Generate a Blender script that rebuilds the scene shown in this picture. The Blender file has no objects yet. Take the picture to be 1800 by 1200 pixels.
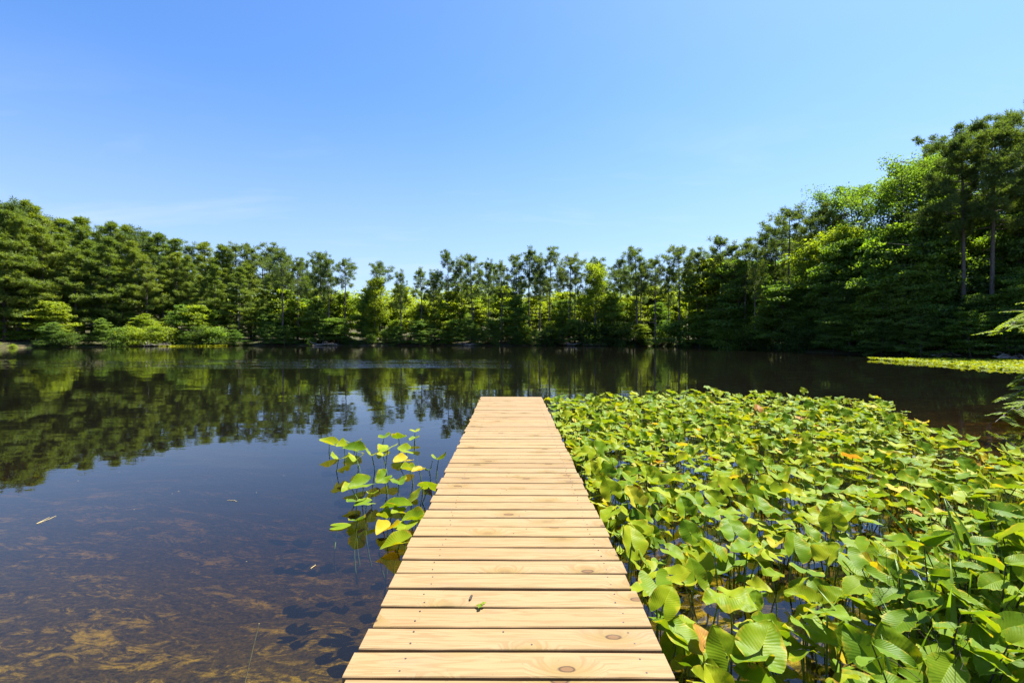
import bpy, math, random
import numpy as np
from mathutils import Vector, Matrix, Euler
R = math.radians
S = bpy.context.scene
C = S.collection

# ------------------------------------------------------------------ camera
CAM_Z = 1.69          # eye above the water; the deck lies 0.42 above it
F = 803.0             # focal length in pixels of an 1800 wide picture
cam = bpy.data.cameras.new('camera')
cam.sensor_width = 36.0
cam.lens = F / 1800 * 36
cam.clip_start = 0.05
cam.clip_end = 3000
camo = bpy.data.objects.new('camera', cam)
C.objects.link(camo)
camo.location = (0, 0, CAM_Z)
camo.rotation_euler = (R(90 - 1.0), 0, 0)
S.camera = camo

# ------------------------------------------------------------------ light
SUN_EL, SUN_AZ = 63.0, 56.0       # azimuth clockwise from +Y (straight ahead)
sd = bpy.data.lights.new('sun', 'SUN')
sd.energy = 4.6
sd.angle = R(0.53)
sd.color = (1.0, 0.965, 0.90)
so = bpy.data.objects.new('sun', sd)
C.objects.link(so)
to_sun = Vector((math.sin(R(SUN_AZ)) * math.cos(R(SUN_EL)), math.cos(R(SUN_AZ)) * math.cos(R(SUN_EL)), math.sin(R(SUN_EL))))
so.rotation_euler = to_sun.to_track_quat('Z', 'Y').to_euler()
so.location = (20, 30, 60)

W = bpy.data.worlds.new('World')
S.world = W
W.use_nodes = True
nt = W.node_tree
nt.nodes.clear()
wo = nt.nodes.new('ShaderNodeOutputWorld')
bg = nt.nodes.new('ShaderNodeBackground')
bg.inputs['Strength'].default_value = 0.15
sky = nt.nodes.new('ShaderNodeTexSky')
sky.sky_type = 'NISHITA'
sky.sun_disc = False
sky.sun_elevation = R(SUN_EL)
sky.sun_rotation = R(SUN_AZ)
sky.air_density = 1.0
sky.dust_density = 0.9
sky.ozone_density = 2.0
hsv = nt.nodes.new('ShaderNodeHueSaturation')
hsv.inputs['Saturation'].default_value = 1.18
hsv.inputs['Value'].default_value = 1.0
nt.links.new(sky.outputs[0], hsv.inputs['Color'])
# thin streaks of high cloud, laid out on a level sheet far overhead
tc = nt.nodes.new('ShaderNodeTexCoord')
sep = nt.nodes.new('ShaderNodeSeparateXYZ')
nt.links.new(tc.outputs['Generated'], sep.inputs[0])
def wmath(op, a, b=None):
    n = nt.nodes.new('ShaderNodeMath'); n.operation = op
    for i, v in enumerate((a, b)):
        if v is None: continue
        if hasattr(v, 'is_linked'): nt.links.new(v, n.inputs[i])
        else: n.inputs[i].default_value = v
    return n.outputs[0]
zz = wmath('ADD', wmath('MAXIMUM', sep.outputs['Z'], 0.0), 0.12)
cmb = nt.nodes.new('ShaderNodeCombineXYZ')
nt.links.new(wmath('DIVIDE', sep.outputs['X'], zz), cmb.inputs[0])
nt.links.new(wmath('DIVIDE', sep.outputs['Y'], zz), cmb.inputs[1])
mp = nt.nodes.new('ShaderNodeMapping')
mp.inputs['Rotation'].default_value = (0, 0, R(35))
mp.inputs['Scale'].default_value = (0.8, 2.0, 1)
nt.links.new(cmb.outputs[0], mp.inputs[0])
cn = nt.nodes.new('ShaderNodeTexNoise')
cn.inputs['Scale'].default_value = 1.1
cn.inputs['Detail'].default_value = 6
cn.inputs['Roughness'].default_value = 0.55
cn.inputs['Distortion'].default_value = 0.4
nt.links.new(mp.outputs[0], cn.inputs['Vector'])
cr = nt.nodes.new('ShaderNodeMapRange')
cr.inputs['From Min'].default_value = 0.52
cr.inputs['From Max'].default_value = 0.78
cr.inputs['To Max'].default_value = 0.24
nt.links.new(cn.outputs['Fac'], cr.inputs['Value'])
mx = nt.nodes.new('ShaderNodeMix'); mx.data_type = 'RGBA'
lo = nt.nodes.new('ShaderNodeMapRange'); lo.interpolation_type = 'SMOOTHSTEP'
nt.links.new(sep.outputs['Z'], lo.inputs['Value'])
lo.inputs['From Min'].default_value = .45; lo.inputs['From Max'].default_value = .25
nt.links.new(wmath('MULTIPLY', cr.outputs[0], lo.outputs[0]), mx.inputs['Factor'])
tint = nt.nodes.new('ShaderNodeMix'); tint.data_type = 'RGBA'; tint.blend_type = 'MULTIPLY'
tint.inputs['Factor'].default_value = 1.0
tint.inputs['B'].default_value = (.308, .366, .447, 1)
nt.links.new(hsv.outputs[0], tint.inputs['A'])
hzr = nt.nodes.new('ShaderNodeMapRange'); hzr.interpolation_type = 'SMOOTHSTEP'
nt.links.new(sep.outputs['Z'], hzr.inputs['Value'])
hzr.inputs['From Min'].default_value = .48; hzr.inputs['From Max'].default_value = .06
hzr.inputs['To Max'].default_value = .50
hz_m = nt.nodes.new('ShaderNodeMix'); hz_m.data_type = 'RGBA'
nt.links.new(hzr.outputs[0], hz_m.inputs['Factor'])
nt.links.new(tint.outputs['Result'], hz_m.inputs['A'])
hz_m.inputs['B'].default_value = (1.05, 1.25, 1.75, 1)
nt.links.new(hz_m.outputs['Result'], mx.inputs['A'])
mx.inputs['B'].default_value = (1.7, 1.8, 2.05, 1)
nt.links.new(mx.outputs['Result'], bg.inputs['Color'])
nt.links.new(bg.outputs[0], wo.inputs['Surface'])

S.view_settings.view_transform = 'Standard'
S.view_settings.look = 'None'
S.view_settings.exposure = 1.95
S.view_settings.gamma = 1.0
S.cycles.use_denoising = True
S.cycles.max_bounces = 10
S.cycles.diffuse_bounces = 5
S.cycles.glossy_bounces = 3
S.cycles.transmission_bounces = 4
S.cycles.transparent_max_bounces = 8
S.cycles.caustics_reflective = False
S.cycles.caustics_refractive = False
S.cycles.sample_clamp_indirect = 6.0

# ------------------------------------------------------------------ helpers
def mesh_tri(name, V, T, mats, midx=None, smooth=False, uv=None):
    V = np.asarray(V, dtype=np.float32); T = np.asarray(T, dtype=np.int32)
    me = bpy.data.meshes.new(name)
    me.vertices.add(len(V)); me.vertices.foreach_set('co', V.ravel())
    me.loops.add(T.size); me.loops.foreach_set('vertex_index', T.ravel())
    me.polygons.add(len(T)); me.polygons.foreach_set('loop_start', np.arange(0, T.size, 3, dtype=np.int32))
    for m in mats: me.materials.append(m)
    if midx is not None: me.polygons.foreach_set('material_index', np.asarray(midx, dtype=np.int32))
    me.polygons.foreach_set('use_smooth', np.full(len(T), smooth, dtype=bool))
    if uv is not None:
        l = me.uv_layers.new(name='UVMap')
        l.data.foreach_set('uv', np.asarray(uv, dtype=np.float32)[T.ravel()].ravel())
    me.update(calc_edges=True)
    return me

class MB:
    def __init__(s): s.V = []; s.T = []; s.n = 0
    def add(s, V, T):
        s.V.append(np.asarray(V, float)); s.T.append(np.asarray(T, int) + s.n); s.n += len(V)
    def tube(s, pts, rad, k=6, cap=True):
        pts = np.asarray(pts, float); n = len(pts)
        rad = np.broadcast_to(np.asarray(rad, float), (n,))
        tg = np.gradient(pts, axis=0); tg /= np.linalg.norm(tg, axis=1)[:, None] + 1e-9
        ref = np.array([1.0, 0, 0]) if abs(tg[0][2]) > .7 else np.array([0, 0, 1.0])
        a = np.cross(tg, ref); a /= np.linalg.norm(a, axis=1)[:, None] + 1e-9
        b = np.cross(tg, a)
        th = np.arange(k) * 2 * math.pi / k
        V = (pts[:, None] + rad[:, None, None] * (np.cos(th)[None, :, None] * a[:, None] + np.sin(th)[None, :, None] * b[:, None])).reshape(-1, 3)
        i = np.arange(n - 1)[:, None] * k; j = np.arange(k)[None]; j2 = (j + 1) % k
        p, q, r, t = (i + j).ravel(), (i + j2).ravel(), (i + k + j2).ravel(), (i + k + j).ravel()
        T = np.vstack([np.stack([p, q, r], 1), np.stack([p, r, t], 1)])
        if cap:
            V = np.vstack([V, pts[-1:], pts[:1]]); c = len(V) - 2; e = (n - 1) * k
            jj = np.arange(k)
            T = np.vstack([T, np.stack([e + jj, e + (jj + 1) % k, np.full(k, c)], 1), np.stack([(jj + 1) % k, jj, np.full(k, c + 1)], 1)])
        s.add(V, T)
    def box(s, lo, hi):
        x0, y0, z0 = lo; x1, y1, z1 = hi
        V = [(x0,y0,z0),(x1,y0,z0),(x1,y1,z0),(x0,y1,z0),(x0,y0,z1),(x1,y0,z1),(x1,y1,z1),(x0,y1,z1)]
        Q = [(3,2,1,0),(4,5,6,7),(0,1,5,4),(1,2,6,5),(2,3,7,6),(3,0,4,7)]
        s.add(V, [t for q in Q for t in ((q[0],q[1],q[2]),(q[0],q[2],q[3]))])
    def mesh(s, name, mat, smooth=False):
        if not s.V: return mesh_tri(name, np.zeros((0,3)), np.zeros((0,3)), [mat])
        return mesh_tri(name, np.vstack(s.V), np.vstack(s.T), [mat], smooth=smooth)

def link(name, me, parent=None, loc=(0,0,0), rot=(0,0,0), sc=(1,1,1)):
    o = bpy.data.objects.new(name, me); C.objects.link(o)
    o.parent = parent; o.location = loc; o.rotation_euler = rot; o.scale = sc
    return o
def tag(o, label, cat, group=None, kind=None):
    o['label'] = label; o['category'] = cat
    if group: o['group'] = group
    if kind: o['kind'] = kind
    return o
def thing(name, label, cat, loc=(0,0,0), rot=(0,0,0), group=None, sc=(1,1,1)):
    o = link(name, None, None, loc, rot, sc); o.empty_display_size = .2
    return tag(o, label, cat, group)
def struct(o): o['kind'] = 'structure'; return o
ORD = 'first second third fourth fifth sixth seventh eighth ninth tenth eleventh twelfth thirteenth fourteenth fifteenth sixteenth seventeenth eighteenth nineteenth twentieth'.split()
TENS = {2: 'twenty', 3: 'thirty', 4: 'forty', 5: 'fifty', 6: 'sixty', 7: 'seventy', 8: 'eighty', 9: 'ninety', 10: 'hundred', 11: 'hundred-and-ten'}
def ordinal(i):
    if i < 20: return ORD[i]
    n = i + 1
    if n > 100: return 'hundredth' if n == 100 else 'hundred-and-' + ordinal(n - 101)
    if n == 100: return 'hundredth'
    t, u = divmod(n, 10)
    return (TENS[t][:-1] + 'ieth') if u == 0 else TENS[t] + '-' + ORD[u - 1]
def PX(px, Y): return (px - 900) / F * Y

# node helpers
class NT:
    def __init__(s, name):
        s.m = bpy.data.materials.new(name); s.m.use_nodes = True
        s.t = s.m.node_tree; s.t.nodes.clear()
        s.out = s.t.nodes.new('ShaderNodeOutputMaterial')
    def n(s, typ, **kw):
        x = s.t.nodes.new('ShaderNode' + typ)
        for k, v in kw.items():
            if k in x.inputs: s.set(x.inputs[k], v)
            else: setattr(x, k, v)
        return x
    def set(s, inp, v):
        if isinstance(v, bpy.types.NodeSocket): s.t.links.new(v, inp)
        elif isinstance(v, bpy.types.Node): s.t.links.new(v.outputs[0], inp)
        else:
            if isinstance(v, (tuple, list)) and len(v) == 3 and len(inp.default_value) == 4: v = (*v, 1)
            inp.default_value = v
    def math(s, op, a, b=0.0, c=0.0):
        x = s.n('Math', operation=op)
        s.set(x.inputs[0], a); s.set(x.inputs[1], b); s.set(x.inputs[2], c)
        return x.outputs[0]
    def ramp(s, fac, stops, interp='LINEAR'):
        x = s.n('ValToRGB'); s.set(x.inputs[0], fac); x.color_ramp.interpolation = interp
        e = x.color_ramp.elements
        while len(e) > 1: e.remove(e[-1])
        e[0].position = stops[0][0]; e[0].color = (*stops[0][1], 1)
        for p, c in stops[1:]:
            k = e.new(p); k.color = (*c, 1)
        return x.outputs[0]
    def mix(s, fac, a, b, blend='MIX'):
        x = s.n('Mix', data_type='RGBA', blend_type=blend)
        s.set(x.inputs[0], fac); s.set(x.inputs[6], a); s.set(x.inputs[7], b)
        return x.outputs[2]
    def noise(s, vec, scale, detail=3, rough=.5, dist=0.0, out=0):
        x = s.n('TexNoise'); 
        if vec is not None: s.set(x.inputs['Vector'], vec)
        x.inputs['Scale'].default_value = scale; x.inputs['Detail'].default_value = detail
        x.inputs['Roughness'].default_value = rough; x.inputs['Distortion'].default_value = dist
        return x.outputs[out]
    def mapping(s, vec, scale=(1,1,1), loc=(0,0,0), rot=(0,0,0)):
        x = s.n('Mapping'); s.set(x.inputs[0], vec); s.set(x.inputs['Location'], loc)
        x.inputs['Rotation'].default_value = rot; x.inputs['Scale'].default_value = scale
        return x.outputs[0]
    def rng(s, v, a, b, c=0.0, d=1.0):
        x = s.n('MapRange'); s.set(x.inputs[0], v)
        for i, q in enumerate((a, b, c, d)): s.set(x.inputs[i + 1], q)
        return x.outputs[0]
    def bump(s, h, strength=.3, dist=.01):
        x = s.n('Bump'); x.inputs['Strength'].default_value = strength; x.inputs['Distance'].default_value = dist
        s.set(x.inputs['Height'], h); return x.outputs[0]
    def surf(s, sh): s.t.links.new(sh if isinstance(sh, bpy.types.NodeSocket) else sh.outputs[0], s.out.inputs['Surface']); return s.m
def mixsh(k, fac, a, b):
    x = k.n('MixShader'); k.set(x.inputs[0], fac)
    for i, q in ((1, a), (2, b)): k.t.links.new(q.outputs[0], x.inputs[i])
    return x

def foliage_mat(name, c1, c2, c3, trans=.35, tcol=(1.25, 1.35, .5), rough=.55, gloss=.06, clump=.5):
    """leaves: colour differs from tree to tree and from clump to clump"""
    k = NT(name)
    oi = k.n('ObjectInfo'); geo = k.n('NewGeometry')
    ns = k.noise(geo.outputs['Position'], clump, 2)
    f = k.math('ADD', k.math('MULTIPLY', oi.outputs['Random'], .55), k.math('MULTIPLY', k.rng(ns, .3, .7), .45))
    base = k.ramp(f, [(0.0, c1), (.5, c2), (1.0, c3)])
    ri = k.noise(geo.outputs['Position'], 9.0, 1)
    base = k.mix(k.rng(ri, .3, .7, 0, .45), base, k.mix(1.0, base, (1.45, 1.35, 1.0), 'MULTIPLY'))
    d = k.n('BsdfDiffuse', Color=base)
    t = k.n('BsdfTranslucent', Color=k.mix(1.0, base, tcol, 'MULTIPLY'))
    g = k.n('BsdfGlossy', Color=(.9, .95, 1.0), Roughness=rough)
    return k.surf(mixsh(k, gloss, mixsh(k, trans, d, t), g))

def bark_mat(name, c1, c2, scale=3.0):
    k = NT(name); tcx = k.n('TexCoord')
    v = k.mapping(tcx.outputs['Object'], (4, 4, .9))
    a = k.noise(v, scale, 5, .65, .5)
    vo = k.n('TexVoronoi', Scale=scale * 1.2); k.set(vo.inputs['Vector'], v)
    col = k.ramp(a, [(.3, c1), (.7, c2)])
    p = k.n('BsdfPrincipled', Roughness=.9)
    k.set(p.inputs['Base Color'], col)
    k.set(p.inputs['Normal'], k.bump(k.math('ADD', a, vo.outputs['Distance']), .8, .03))
    return k.surf(p)

# ------------------------------------------------------------------ materials
M = {}
M['bark'] = bark_mat('pine_bark', (.055, .042, .034), (.17, .135, .11))
M['bark2'] = bark_mat('grey_bark', (.06, .052, .042), (.19, .17, .145))
M['dead'] = bark_mat('weathered_wood', (.17, .14, .12), (.36, .31, .27))
M['twig'] = bark_mat('dark_twig', (.02, .015, .010), (.06, .045, .03))
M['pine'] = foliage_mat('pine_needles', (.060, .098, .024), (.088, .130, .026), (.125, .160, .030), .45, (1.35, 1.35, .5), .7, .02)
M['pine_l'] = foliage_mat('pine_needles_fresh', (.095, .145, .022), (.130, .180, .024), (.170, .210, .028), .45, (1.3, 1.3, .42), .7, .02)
M['leaf'] = foliage_mat('broad_leaves', (.070, .138, .016), (.102, .172, .018), (.138, .200, .021), .52, (1.6, 1.6, .35), .7, .02)
M['leaf_b'] = foliage_mat('bright_leaves', (.120, .190, .014), (.160, .225, .016), (.200, .250, .020), .55, (1.6, 1.5, .35), .7, .015)
M['bush'] = foliage_mat('shrub_leaves', (.034, .066, .014), (.052, .092, .015), (.078, .118, .017), .45, (1.5, 1.5, .4), .7, .01)
M['leaf_d'] = foliage_mat('dark_leaves', (.072, .132, .030), (.100, .165, .030), (.130, .190, .028), .55, (1.5, 1.55, .4), .7, .015)

def wood_mat():
    k = NT('new_pine_boards'); tcx = k.n('TexCoord'); oi = k.n('ObjectInfo')
    off = k.n('CombineXYZ'); rnd = oi.outputs['Random']
    k.set(off.inputs[0], k.math('MULTIPLY', rnd, 47.0)); k.set(off.inputs[1], k.math('MULTIPLY', rnd, 91.0)); k.set(off.inputs[2], k.math('MULTIPLY', rnd, 13.0))
    va = k.n('VectorMath', operation='ADD'); k.set(va.inputs[0], tcx.outputs['Object']); k.set(va.inputs[1], off.outputs[0])
    P = va.outputs[0]
    # knots: sparse cells, drawn out a little along the board
    kv = k.mapping(P, (2.1, 4.3, 0.0))
    vo = k.n('TexVoronoi', voronoi_dimensions='2D', Scale=1.0); k.set(vo.inputs['Vector'], kv)
    wob = k.noise(P, 18, 2)
    kd = k.math('ADD', vo.outputs['Distance'], k.math('MULTIPLY', k.math('SUBTRACT', wob, .5), .05))
    sepc = k.n('SeparateColor'); k.set(sepc.inputs[0], vo.outputs['Color'])
    has = k.math('GREATER_THAN', sepc.outputs[0], .40)
    near = k.math('MULTIPLY', k.rng(kd, .0, .34, 1, 0), has)
    # grain bends round the knots
    gv = k.n('VectorMath', operation='ADD'); k.set(gv.inputs[0], k.mapping(P, (1.0, 16.0, 16.0)))
    dv = k.n('CombineXYZ'); k.set(dv.inputs[1], k.math('MULTIPLY', near, 1.6)); k.set(gv.inputs[1], dv.outputs[0])
    g1 = k.noise(gv.outputs[0], 1.1, 4, .55, .6)
    rings = k.math('SINE', k.math('MULTIPLY', g1, 46.0))
    fine = k.noise(k.mapping(P, (6, 260, 260)), 1.0, 3, .6)
    blot = k.noise(k.mapping(P, (2.2, 7, 7)), 1.0, 3)
    col = k.ramp(k.rng(rings, -1, 1), [(0, (.232, .156, .075)), (.6, (.220, .145, .067)), (1, (.188, .118, .050))])
    tone = k.ramp(rnd, [(0, (.86, .83, .78)), (.35, (1.02, .99, .94)), (.6, (.94, .95, .97)), (1, (1.06, 1.0, .90))])
    col = k.mix(1.0, col, tone, 'MULTIPLY')
    col = k.mix(k.rng(blot, .45, .75, 0, .35), col, (.200, .136, .054))
    col = k.mix(k.rng(fine, .45, .8, 0, .30), col, (.135, .083, .032))
    # greenish-brown halo, dark ring, brown heart
    col = k.mix(k.math('MULTIPLY', k.rng(kd, .10, .30, 1, 0), k.math('MULTIPLY', has, .55)), col, (.135, .090, .018))
    tight = k.math('GREATER_THAN', sepc.outputs[1], .30)
    heart = k.math('MULTIPLY', k.rng(kd, .055, .085, 1, 0), has)
    col = k.mix(k.math('MULTIPLY', heart, k.math('ADD', .35, k.math('MULTIPLY', tight, .5))), col, (.105, .052, .018))
    ring = k.math('MULTIPLY', k.math('SUBTRACT', 1.0, k.math('MINIMUM', k.math('MULTIPLY', k.math('ABSOLUTE', k.math('SUBTRACT', kd, .062)), 60.0), 1.0)), k.math('MULTIPLY', has, tight))
    col = k.mix(k.math('MULTIPLY', ring, .85), col, (.022, .010, .005))
    # scattered grey scuffs and dark specks
    sp = k.noise(P, 60, 2, .7); sm = k.noise(k.mapping(P, (3, 9, 9)), 1.0, 2)
    col = k.mix(k.math('MULTIPLY', k.rng(sp, .68, .76), .5), col, (.075, .05, .03))
    col = k.mix(k.rng(sm, .56, .76, 0, .34), col, (.150, .112, .066))
    p = k.n('BsdfPrincipled', Roughness=.72)
    k.set(p.inputs['Base Color'], col); p.inputs['Specular IOR Level'].default_value = .25
    h = k.math('ADD', k.math('MULTIPLY', fine, .6), k.math('SUBTRACT', k.math('MULTIPLY', rings, .15), k.math('MULTIPLY', heart, .6)))
    k.set(p.inputs['Normal'], k.bump(h, .25, .004))
    return k.surf(p)
M['wood'] = wood_mat()
def flat_mat(name, col, rough=.6, metal=0.0, var=.25, scale=20):
    k = NT(name); tcx = k.n('TexCoord')
    ns = k.noise(tcx.outputs['Object'], scale, 3)
    p = k.n('BsdfPrincipled', Roughness=rough, Metallic=metal)
    k.set(p.inputs['Base Color'], k.ramp(ns, [(.3, tuple(c * (1 - var) for c in col)), (.7, tuple(min(1, c * (1 + var)) for c in col))]))
    return k.surf(p)
M['nail'] = flat_mat('nail_steel', (.06, .05, .045), .5, .6)

def lily_mat(name, stops, brown=.5, trans=.42):
    """uv: u across the blade (-1..1 stored as 0..1), v along it"""
    k = NT(name); uv = k.n('UVMap'); oi = k.n('ObjectInfo'); tcx = k.n('TexCoord'); geo = k.n('NewGeometry')
    sx = k.n('SeparateXYZ'); k.set(sx.inputs[0], uv.outputs[0])
    u = k.math('ABSOLUTE', k.math('SUBTRACT', k.math('MULTIPLY', sx.outputs[0], 2.0), 1.0))
    v = sx.outputs[1]
    rnd = oi.outputs['Random']
    nz = k.noise(geo.outputs['Position'], 7.0, 3)
    f = k.math('ADD', k.math('MULTIPLY', rnd, .65), k.math('MULTIPLY', k.rng(nz, .3, .7), .35))
    base = k.ramp(f, stops)
    vein = k.math('SINE', k.math('MULTIPLY', k.math('SUBTRACT', k.math('ADD', v, k.math('MULTIPLY', k.math('MULTIPLY', u, u), .10)), k.math('MULTIPLY', u, .34)), 95.0))
    vl = k.rng(vein, .55, 1.0, 0, .11)
    base = k.mix(vl, base, k.mix(1.0, base, (1.5, 1.35, 1.4), 'MULTIPLY'))
    mid = k.rng(u, .0, .045, 1, 0)
    base = k.mix(k.math('MULTIPLY', mid, .6), base, k.mix(1.0, base, (1.7, 1.5, 1.5), 'MULTIPLY'))
    # yellowed and browned patches along the rim and as spots
    sp = k.n('CombineXYZ'); k.set(sp.inputs[0], k.math('MULTIPLY', rnd, 37.0)); k.set(sp.inputs[1], k.math('MULTIPLY', rnd, 61.0))
    va = k.n('VectorMath', operation='ADD'); k.set(va.inputs[0], uv.outputs[0]); k.set(va.inputs[1], sp.outputs[0])
    bn = k.noise(va.outputs[0], 3.2, 4, .6)
    edge = k.math('MULTIPLY', k.math('POWER', u, 3.0), .22)
    b = k.math('ADD', bn, edge)
    base = k.mix(k.rng(b, .66 - .1 * brown, .80 - .1 * brown, 0, .8), base, (.36, .30, .02))
    base = k.mix(k.rng(b, .80 - .1 * brown, .86 - .1 * brown, 0, .9), base, (.22, .10, .025))
    spots = k.noise(va.outputs[0], 26, 2, .6)
    base = k.mix(k.rng(spots, .70, .78, 0, .6), base, (.42, .42, .12))
    d = k.n('BsdfDiffuse', Color=base)
    t = k.n('BsdfTranslucent', Color=k.mix(1.0, base, (1.55, 1.35, .35), 'MULTIPLY'))
    nb = k.bump(k.math('ADD', k.math('MULTIPLY', vein, .5), k.math('MULTIPLY', k.noise(uv.outputs[0], 9, 3), 1.6)), .13, .005)
    k.set(d.inputs['Normal'], nb)
    g = k.n('BsdfGlossy', Color=(.95, 1, 1), Roughness=.42); k.set(g.inputs['Normal'], nb)
    fr = k.n('Fresnel', IOR=1.42); k.set(fr.inputs['Normal'], nb)
    return k.surf(mixsh(k, k.math('MULTIPLY', fr.outputs[0], .13), mixsh(k, trans, d, t), g))
M['lily'] = lily_mat('lily_leaf_green', [(0, (.050, .118, .006)), (.35, (.112, .188, .006)), (.68, (.190, .248, .007)), (1, (.275, .290, .011))], .15)
M['lily_y'] = lily_mat('lily_leaf_yellowing', [(0, (.22, .25, .015)), (.5, (.34, .29, .015)), (1, (.42, .29, .018))], .9)
M['lily_br'] = lily_mat('lily_leaf_browning', [(0, (.30, .17, .03)), (.5, (.36, .16, .03)), (1, (.22, .10, .03))], 1.0)
M['stalk'] = flat_mat('lily_stalk', (.10, .16, .03), .45, 0, .35, 30)
M['grass'] = foliage_mat('sword_grass', (.085, .16, .018), (.12, .21, .02), (.19, .26, .025), .4, (1.5, 1.4, .4), .5, .02, 4)
M['drygrass'] = flat_mat('dry_grass', (.42, .33, .14), .7)
M['alder'] = lily_mat('sapling_leaf', [(0, (.075, .15, .009)), (.5, (.115, .195, .009)), (1, (.18, .24, .011))], .05, .48)

def ground_mat():
    k = NT('bank_and_pond_bed'); geo = k.n('NewGeometry'); P = geo.outputs['Position']
    sz = k.n('SeparateXYZ'); k.set(sz.inputs[0], P)
    n1 = k.noise(P, 1.6, 5, .65); n2 = k.noise(P, 9, 4, .65)
    litter = k.ramp(k.math('ADD', k.math('MULTIPLY', n1, .5), k.math('MULTIPLY', n2, .5)), [(.3, (.025, .020, .012)), (.48, (.055, .042, .024)), (.6, (.045, .070, .020)), (.75, (.075, .085, .030))])
    # pond bed: dark silt with drawn-out tufts of yellow-brown weed
    wv = k.mapping(P, (1.0, 1.9, 1.0), rot=(0, 0, R(-36)))
    w1 = k.noise(wv, 1.5, 3, .6, .8); w2 = k.noise(wv, 4.0, 6, .74, 2.2); w3 = k.noise(P, 34, 4, .75)
    silt = k.ramp(k.math('ADD', k.math('MULTIPLY', w2, .55), k.math('MULTIPLY', w3, .45)), [(.40, (.022, .019, .011)), (.52, (.095, .078, .040)), (.66, (.24, .19, .085))])
    weed = k.ramp(w3, [(.3, (.28, .23, .07)), (.7, (.68, .57, .16))])
    bed = k.mix(k.rng(k.math('ADD', k.math('MULTIPLY', w1, .5), k.math('MULTIPLY', w2, .5)), .525, .64), silt, weed)
    col = k.mix(k.rng(sz.outputs[2], -.02, .06), bed, litter)
    p = k.n('BsdfPrincipled', Roughness=.95); k.set(p.inputs['Base Color'], col); p.inputs['Specular IOR Level'].default_value = .1
    k.set(p.inputs['Normal'], k.bump(k.math('ADD', n2, w3), .8, .04))
    return k.surf(p)
M['ground'] = ground_mat()

def water_mat():
    k = NT('pond_water'); geo = k.n('NewGeometry'); P = geo.outputs['Position']
    sx = k.n('SeparateXYZ'); k.set(sx.inputs[0], P)
    # slow swell everywhere, and a strip of breeze ripples across the middle of the pond
    a = k.noise(k.mapping(P, (.45, .9, 1)), 1.0, 2, .5)
    b = k.noise(k.mapping(P, (1.6, 3.4, 1)), 1.0, 2, .5)
    c = k.noise(k.mapping(P, (3.0, 7, 1)), 1.0, 3, .6)
    patch = k.noise(k.mapping(P, (.10, .9, 1)), 1.0, 4, .65)
    band = k.math('SUBTRACT', 1.0, k.math('MINIMUM', k.math('DIVIDE', k.math('ABSOLUTE', k.math('SUBTRACT', sx.outputs[1], 25.8)), 4.6), 1.0))
    side = k.rng(sx.outputs[0], -4.0, 4.0, 1, 0)
    rip = k.math('MULTIPLY', k.math('MULTIPLY', k.math('MINIMUM', k.math('MULTIPLY', band, 2.5), 1.0), side), k.rng(patch, .46, .60))
    far = k.rng(sx.outputs[1], 4, 30, .25, 1.0)
    h = k.math('ADD', k.math('MULTIPLY', k.math('ADD', k.math('MULTIPLY', a, .012), k.math('MULTIPLY', b, .0030)), far), k.math('MULTIPLY', c, k.math('ADD', .00030, k.math('MULTIPLY', rip, .028))))
    nb = k.n('Bump', Strength=1.0, Distance=1.0); k.set(nb.inputs['Height'], h)
    fr = k.n('Fresnel', IOR=1.38); k.set(fr.inputs['Normal'], nb.outputs[0])
    g = k.n('BsdfGlossy', Color=(1, 1, 1), Roughness=.0); k.set(g.inputs['Normal'], nb.outputs[0])
    t = k.n('BsdfTransparent', Color=(.98, .98, .98))
    murk = k.n('BsdfDiffuse', Color=(.42, .37, .28))
    k.surf(mixsh(k, fr.outputs[0], mixsh(k, .0085, t, murk), g))   # fine silt hanging just under the surface
    va = k.n('VolumeAbsorption', Color=(.66, .585, .08), Density=1.95)
    k.t.links.new(va.outputs[0], k.out.inputs['Volume'])
    return k.m
M['water'] = water_mat()

# ------------------------------------------------------------------ the pond and its banks
rs = np.random.RandomState(5)
SHORE = np.array([(1.6,.6),(3.0,1.5),(4.6,2.6),(8.5,4.2),(15,7.5),(24,12),(32,18.5),(34,25),(32.6,29.5),(30,34),(28.3,39),(26.6,43.5),(25.5,49),(23,56),(19,60.5),(10,63),(0,64.5),(-20,65),(-38,63.5),(-49,60.5),(-56,56),(-64,50),(-72,38),(-66,20),(-45,8),(-20,1.5),(-8,-.2),(-3,-.5),(-.9,-.4),(.9,-.3)], float)
def sdist(x, y):
    """signed distance to the shoreline, positive on land"""
    x = np.asarray(x, float).ravel(); y = np.asarray(y, float).ravel()
    best = np.full(x.shape, 1e9); ins = np.zeros(x.shape, bool)
    n = len(SHORE)
    for i in range(n):
        ax, ay = SHORE[i]; bx, by = SHORE[(i + 1) % n]
        dx, dy = bx - ax, by - ay
        t = np.clip(((x - ax) * dx + (y - ay) * dy) / (dx * dx + dy * dy), 0, 1)
        best = np.minimum(best, np.hypot(x - ax - t * dx, y - ay - t * dy))
        with np.errstate(divide='ignore', invalid='ignore'):
            cr_ = ((ay > y) != (by > y)) & (x < (bx - ax) * (y - ay) / (by - ay + 1e-12) + ax)
        ins ^= cr_
    return np.where(ins, -best, best)
def wobble(x, y):
    return .5 * np.sin(x * .9 + 1.3 * np.sin(y * .5)) + .5 * np.sin(y * 1.1 + 1.7 * np.sin(x * .37))
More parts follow.
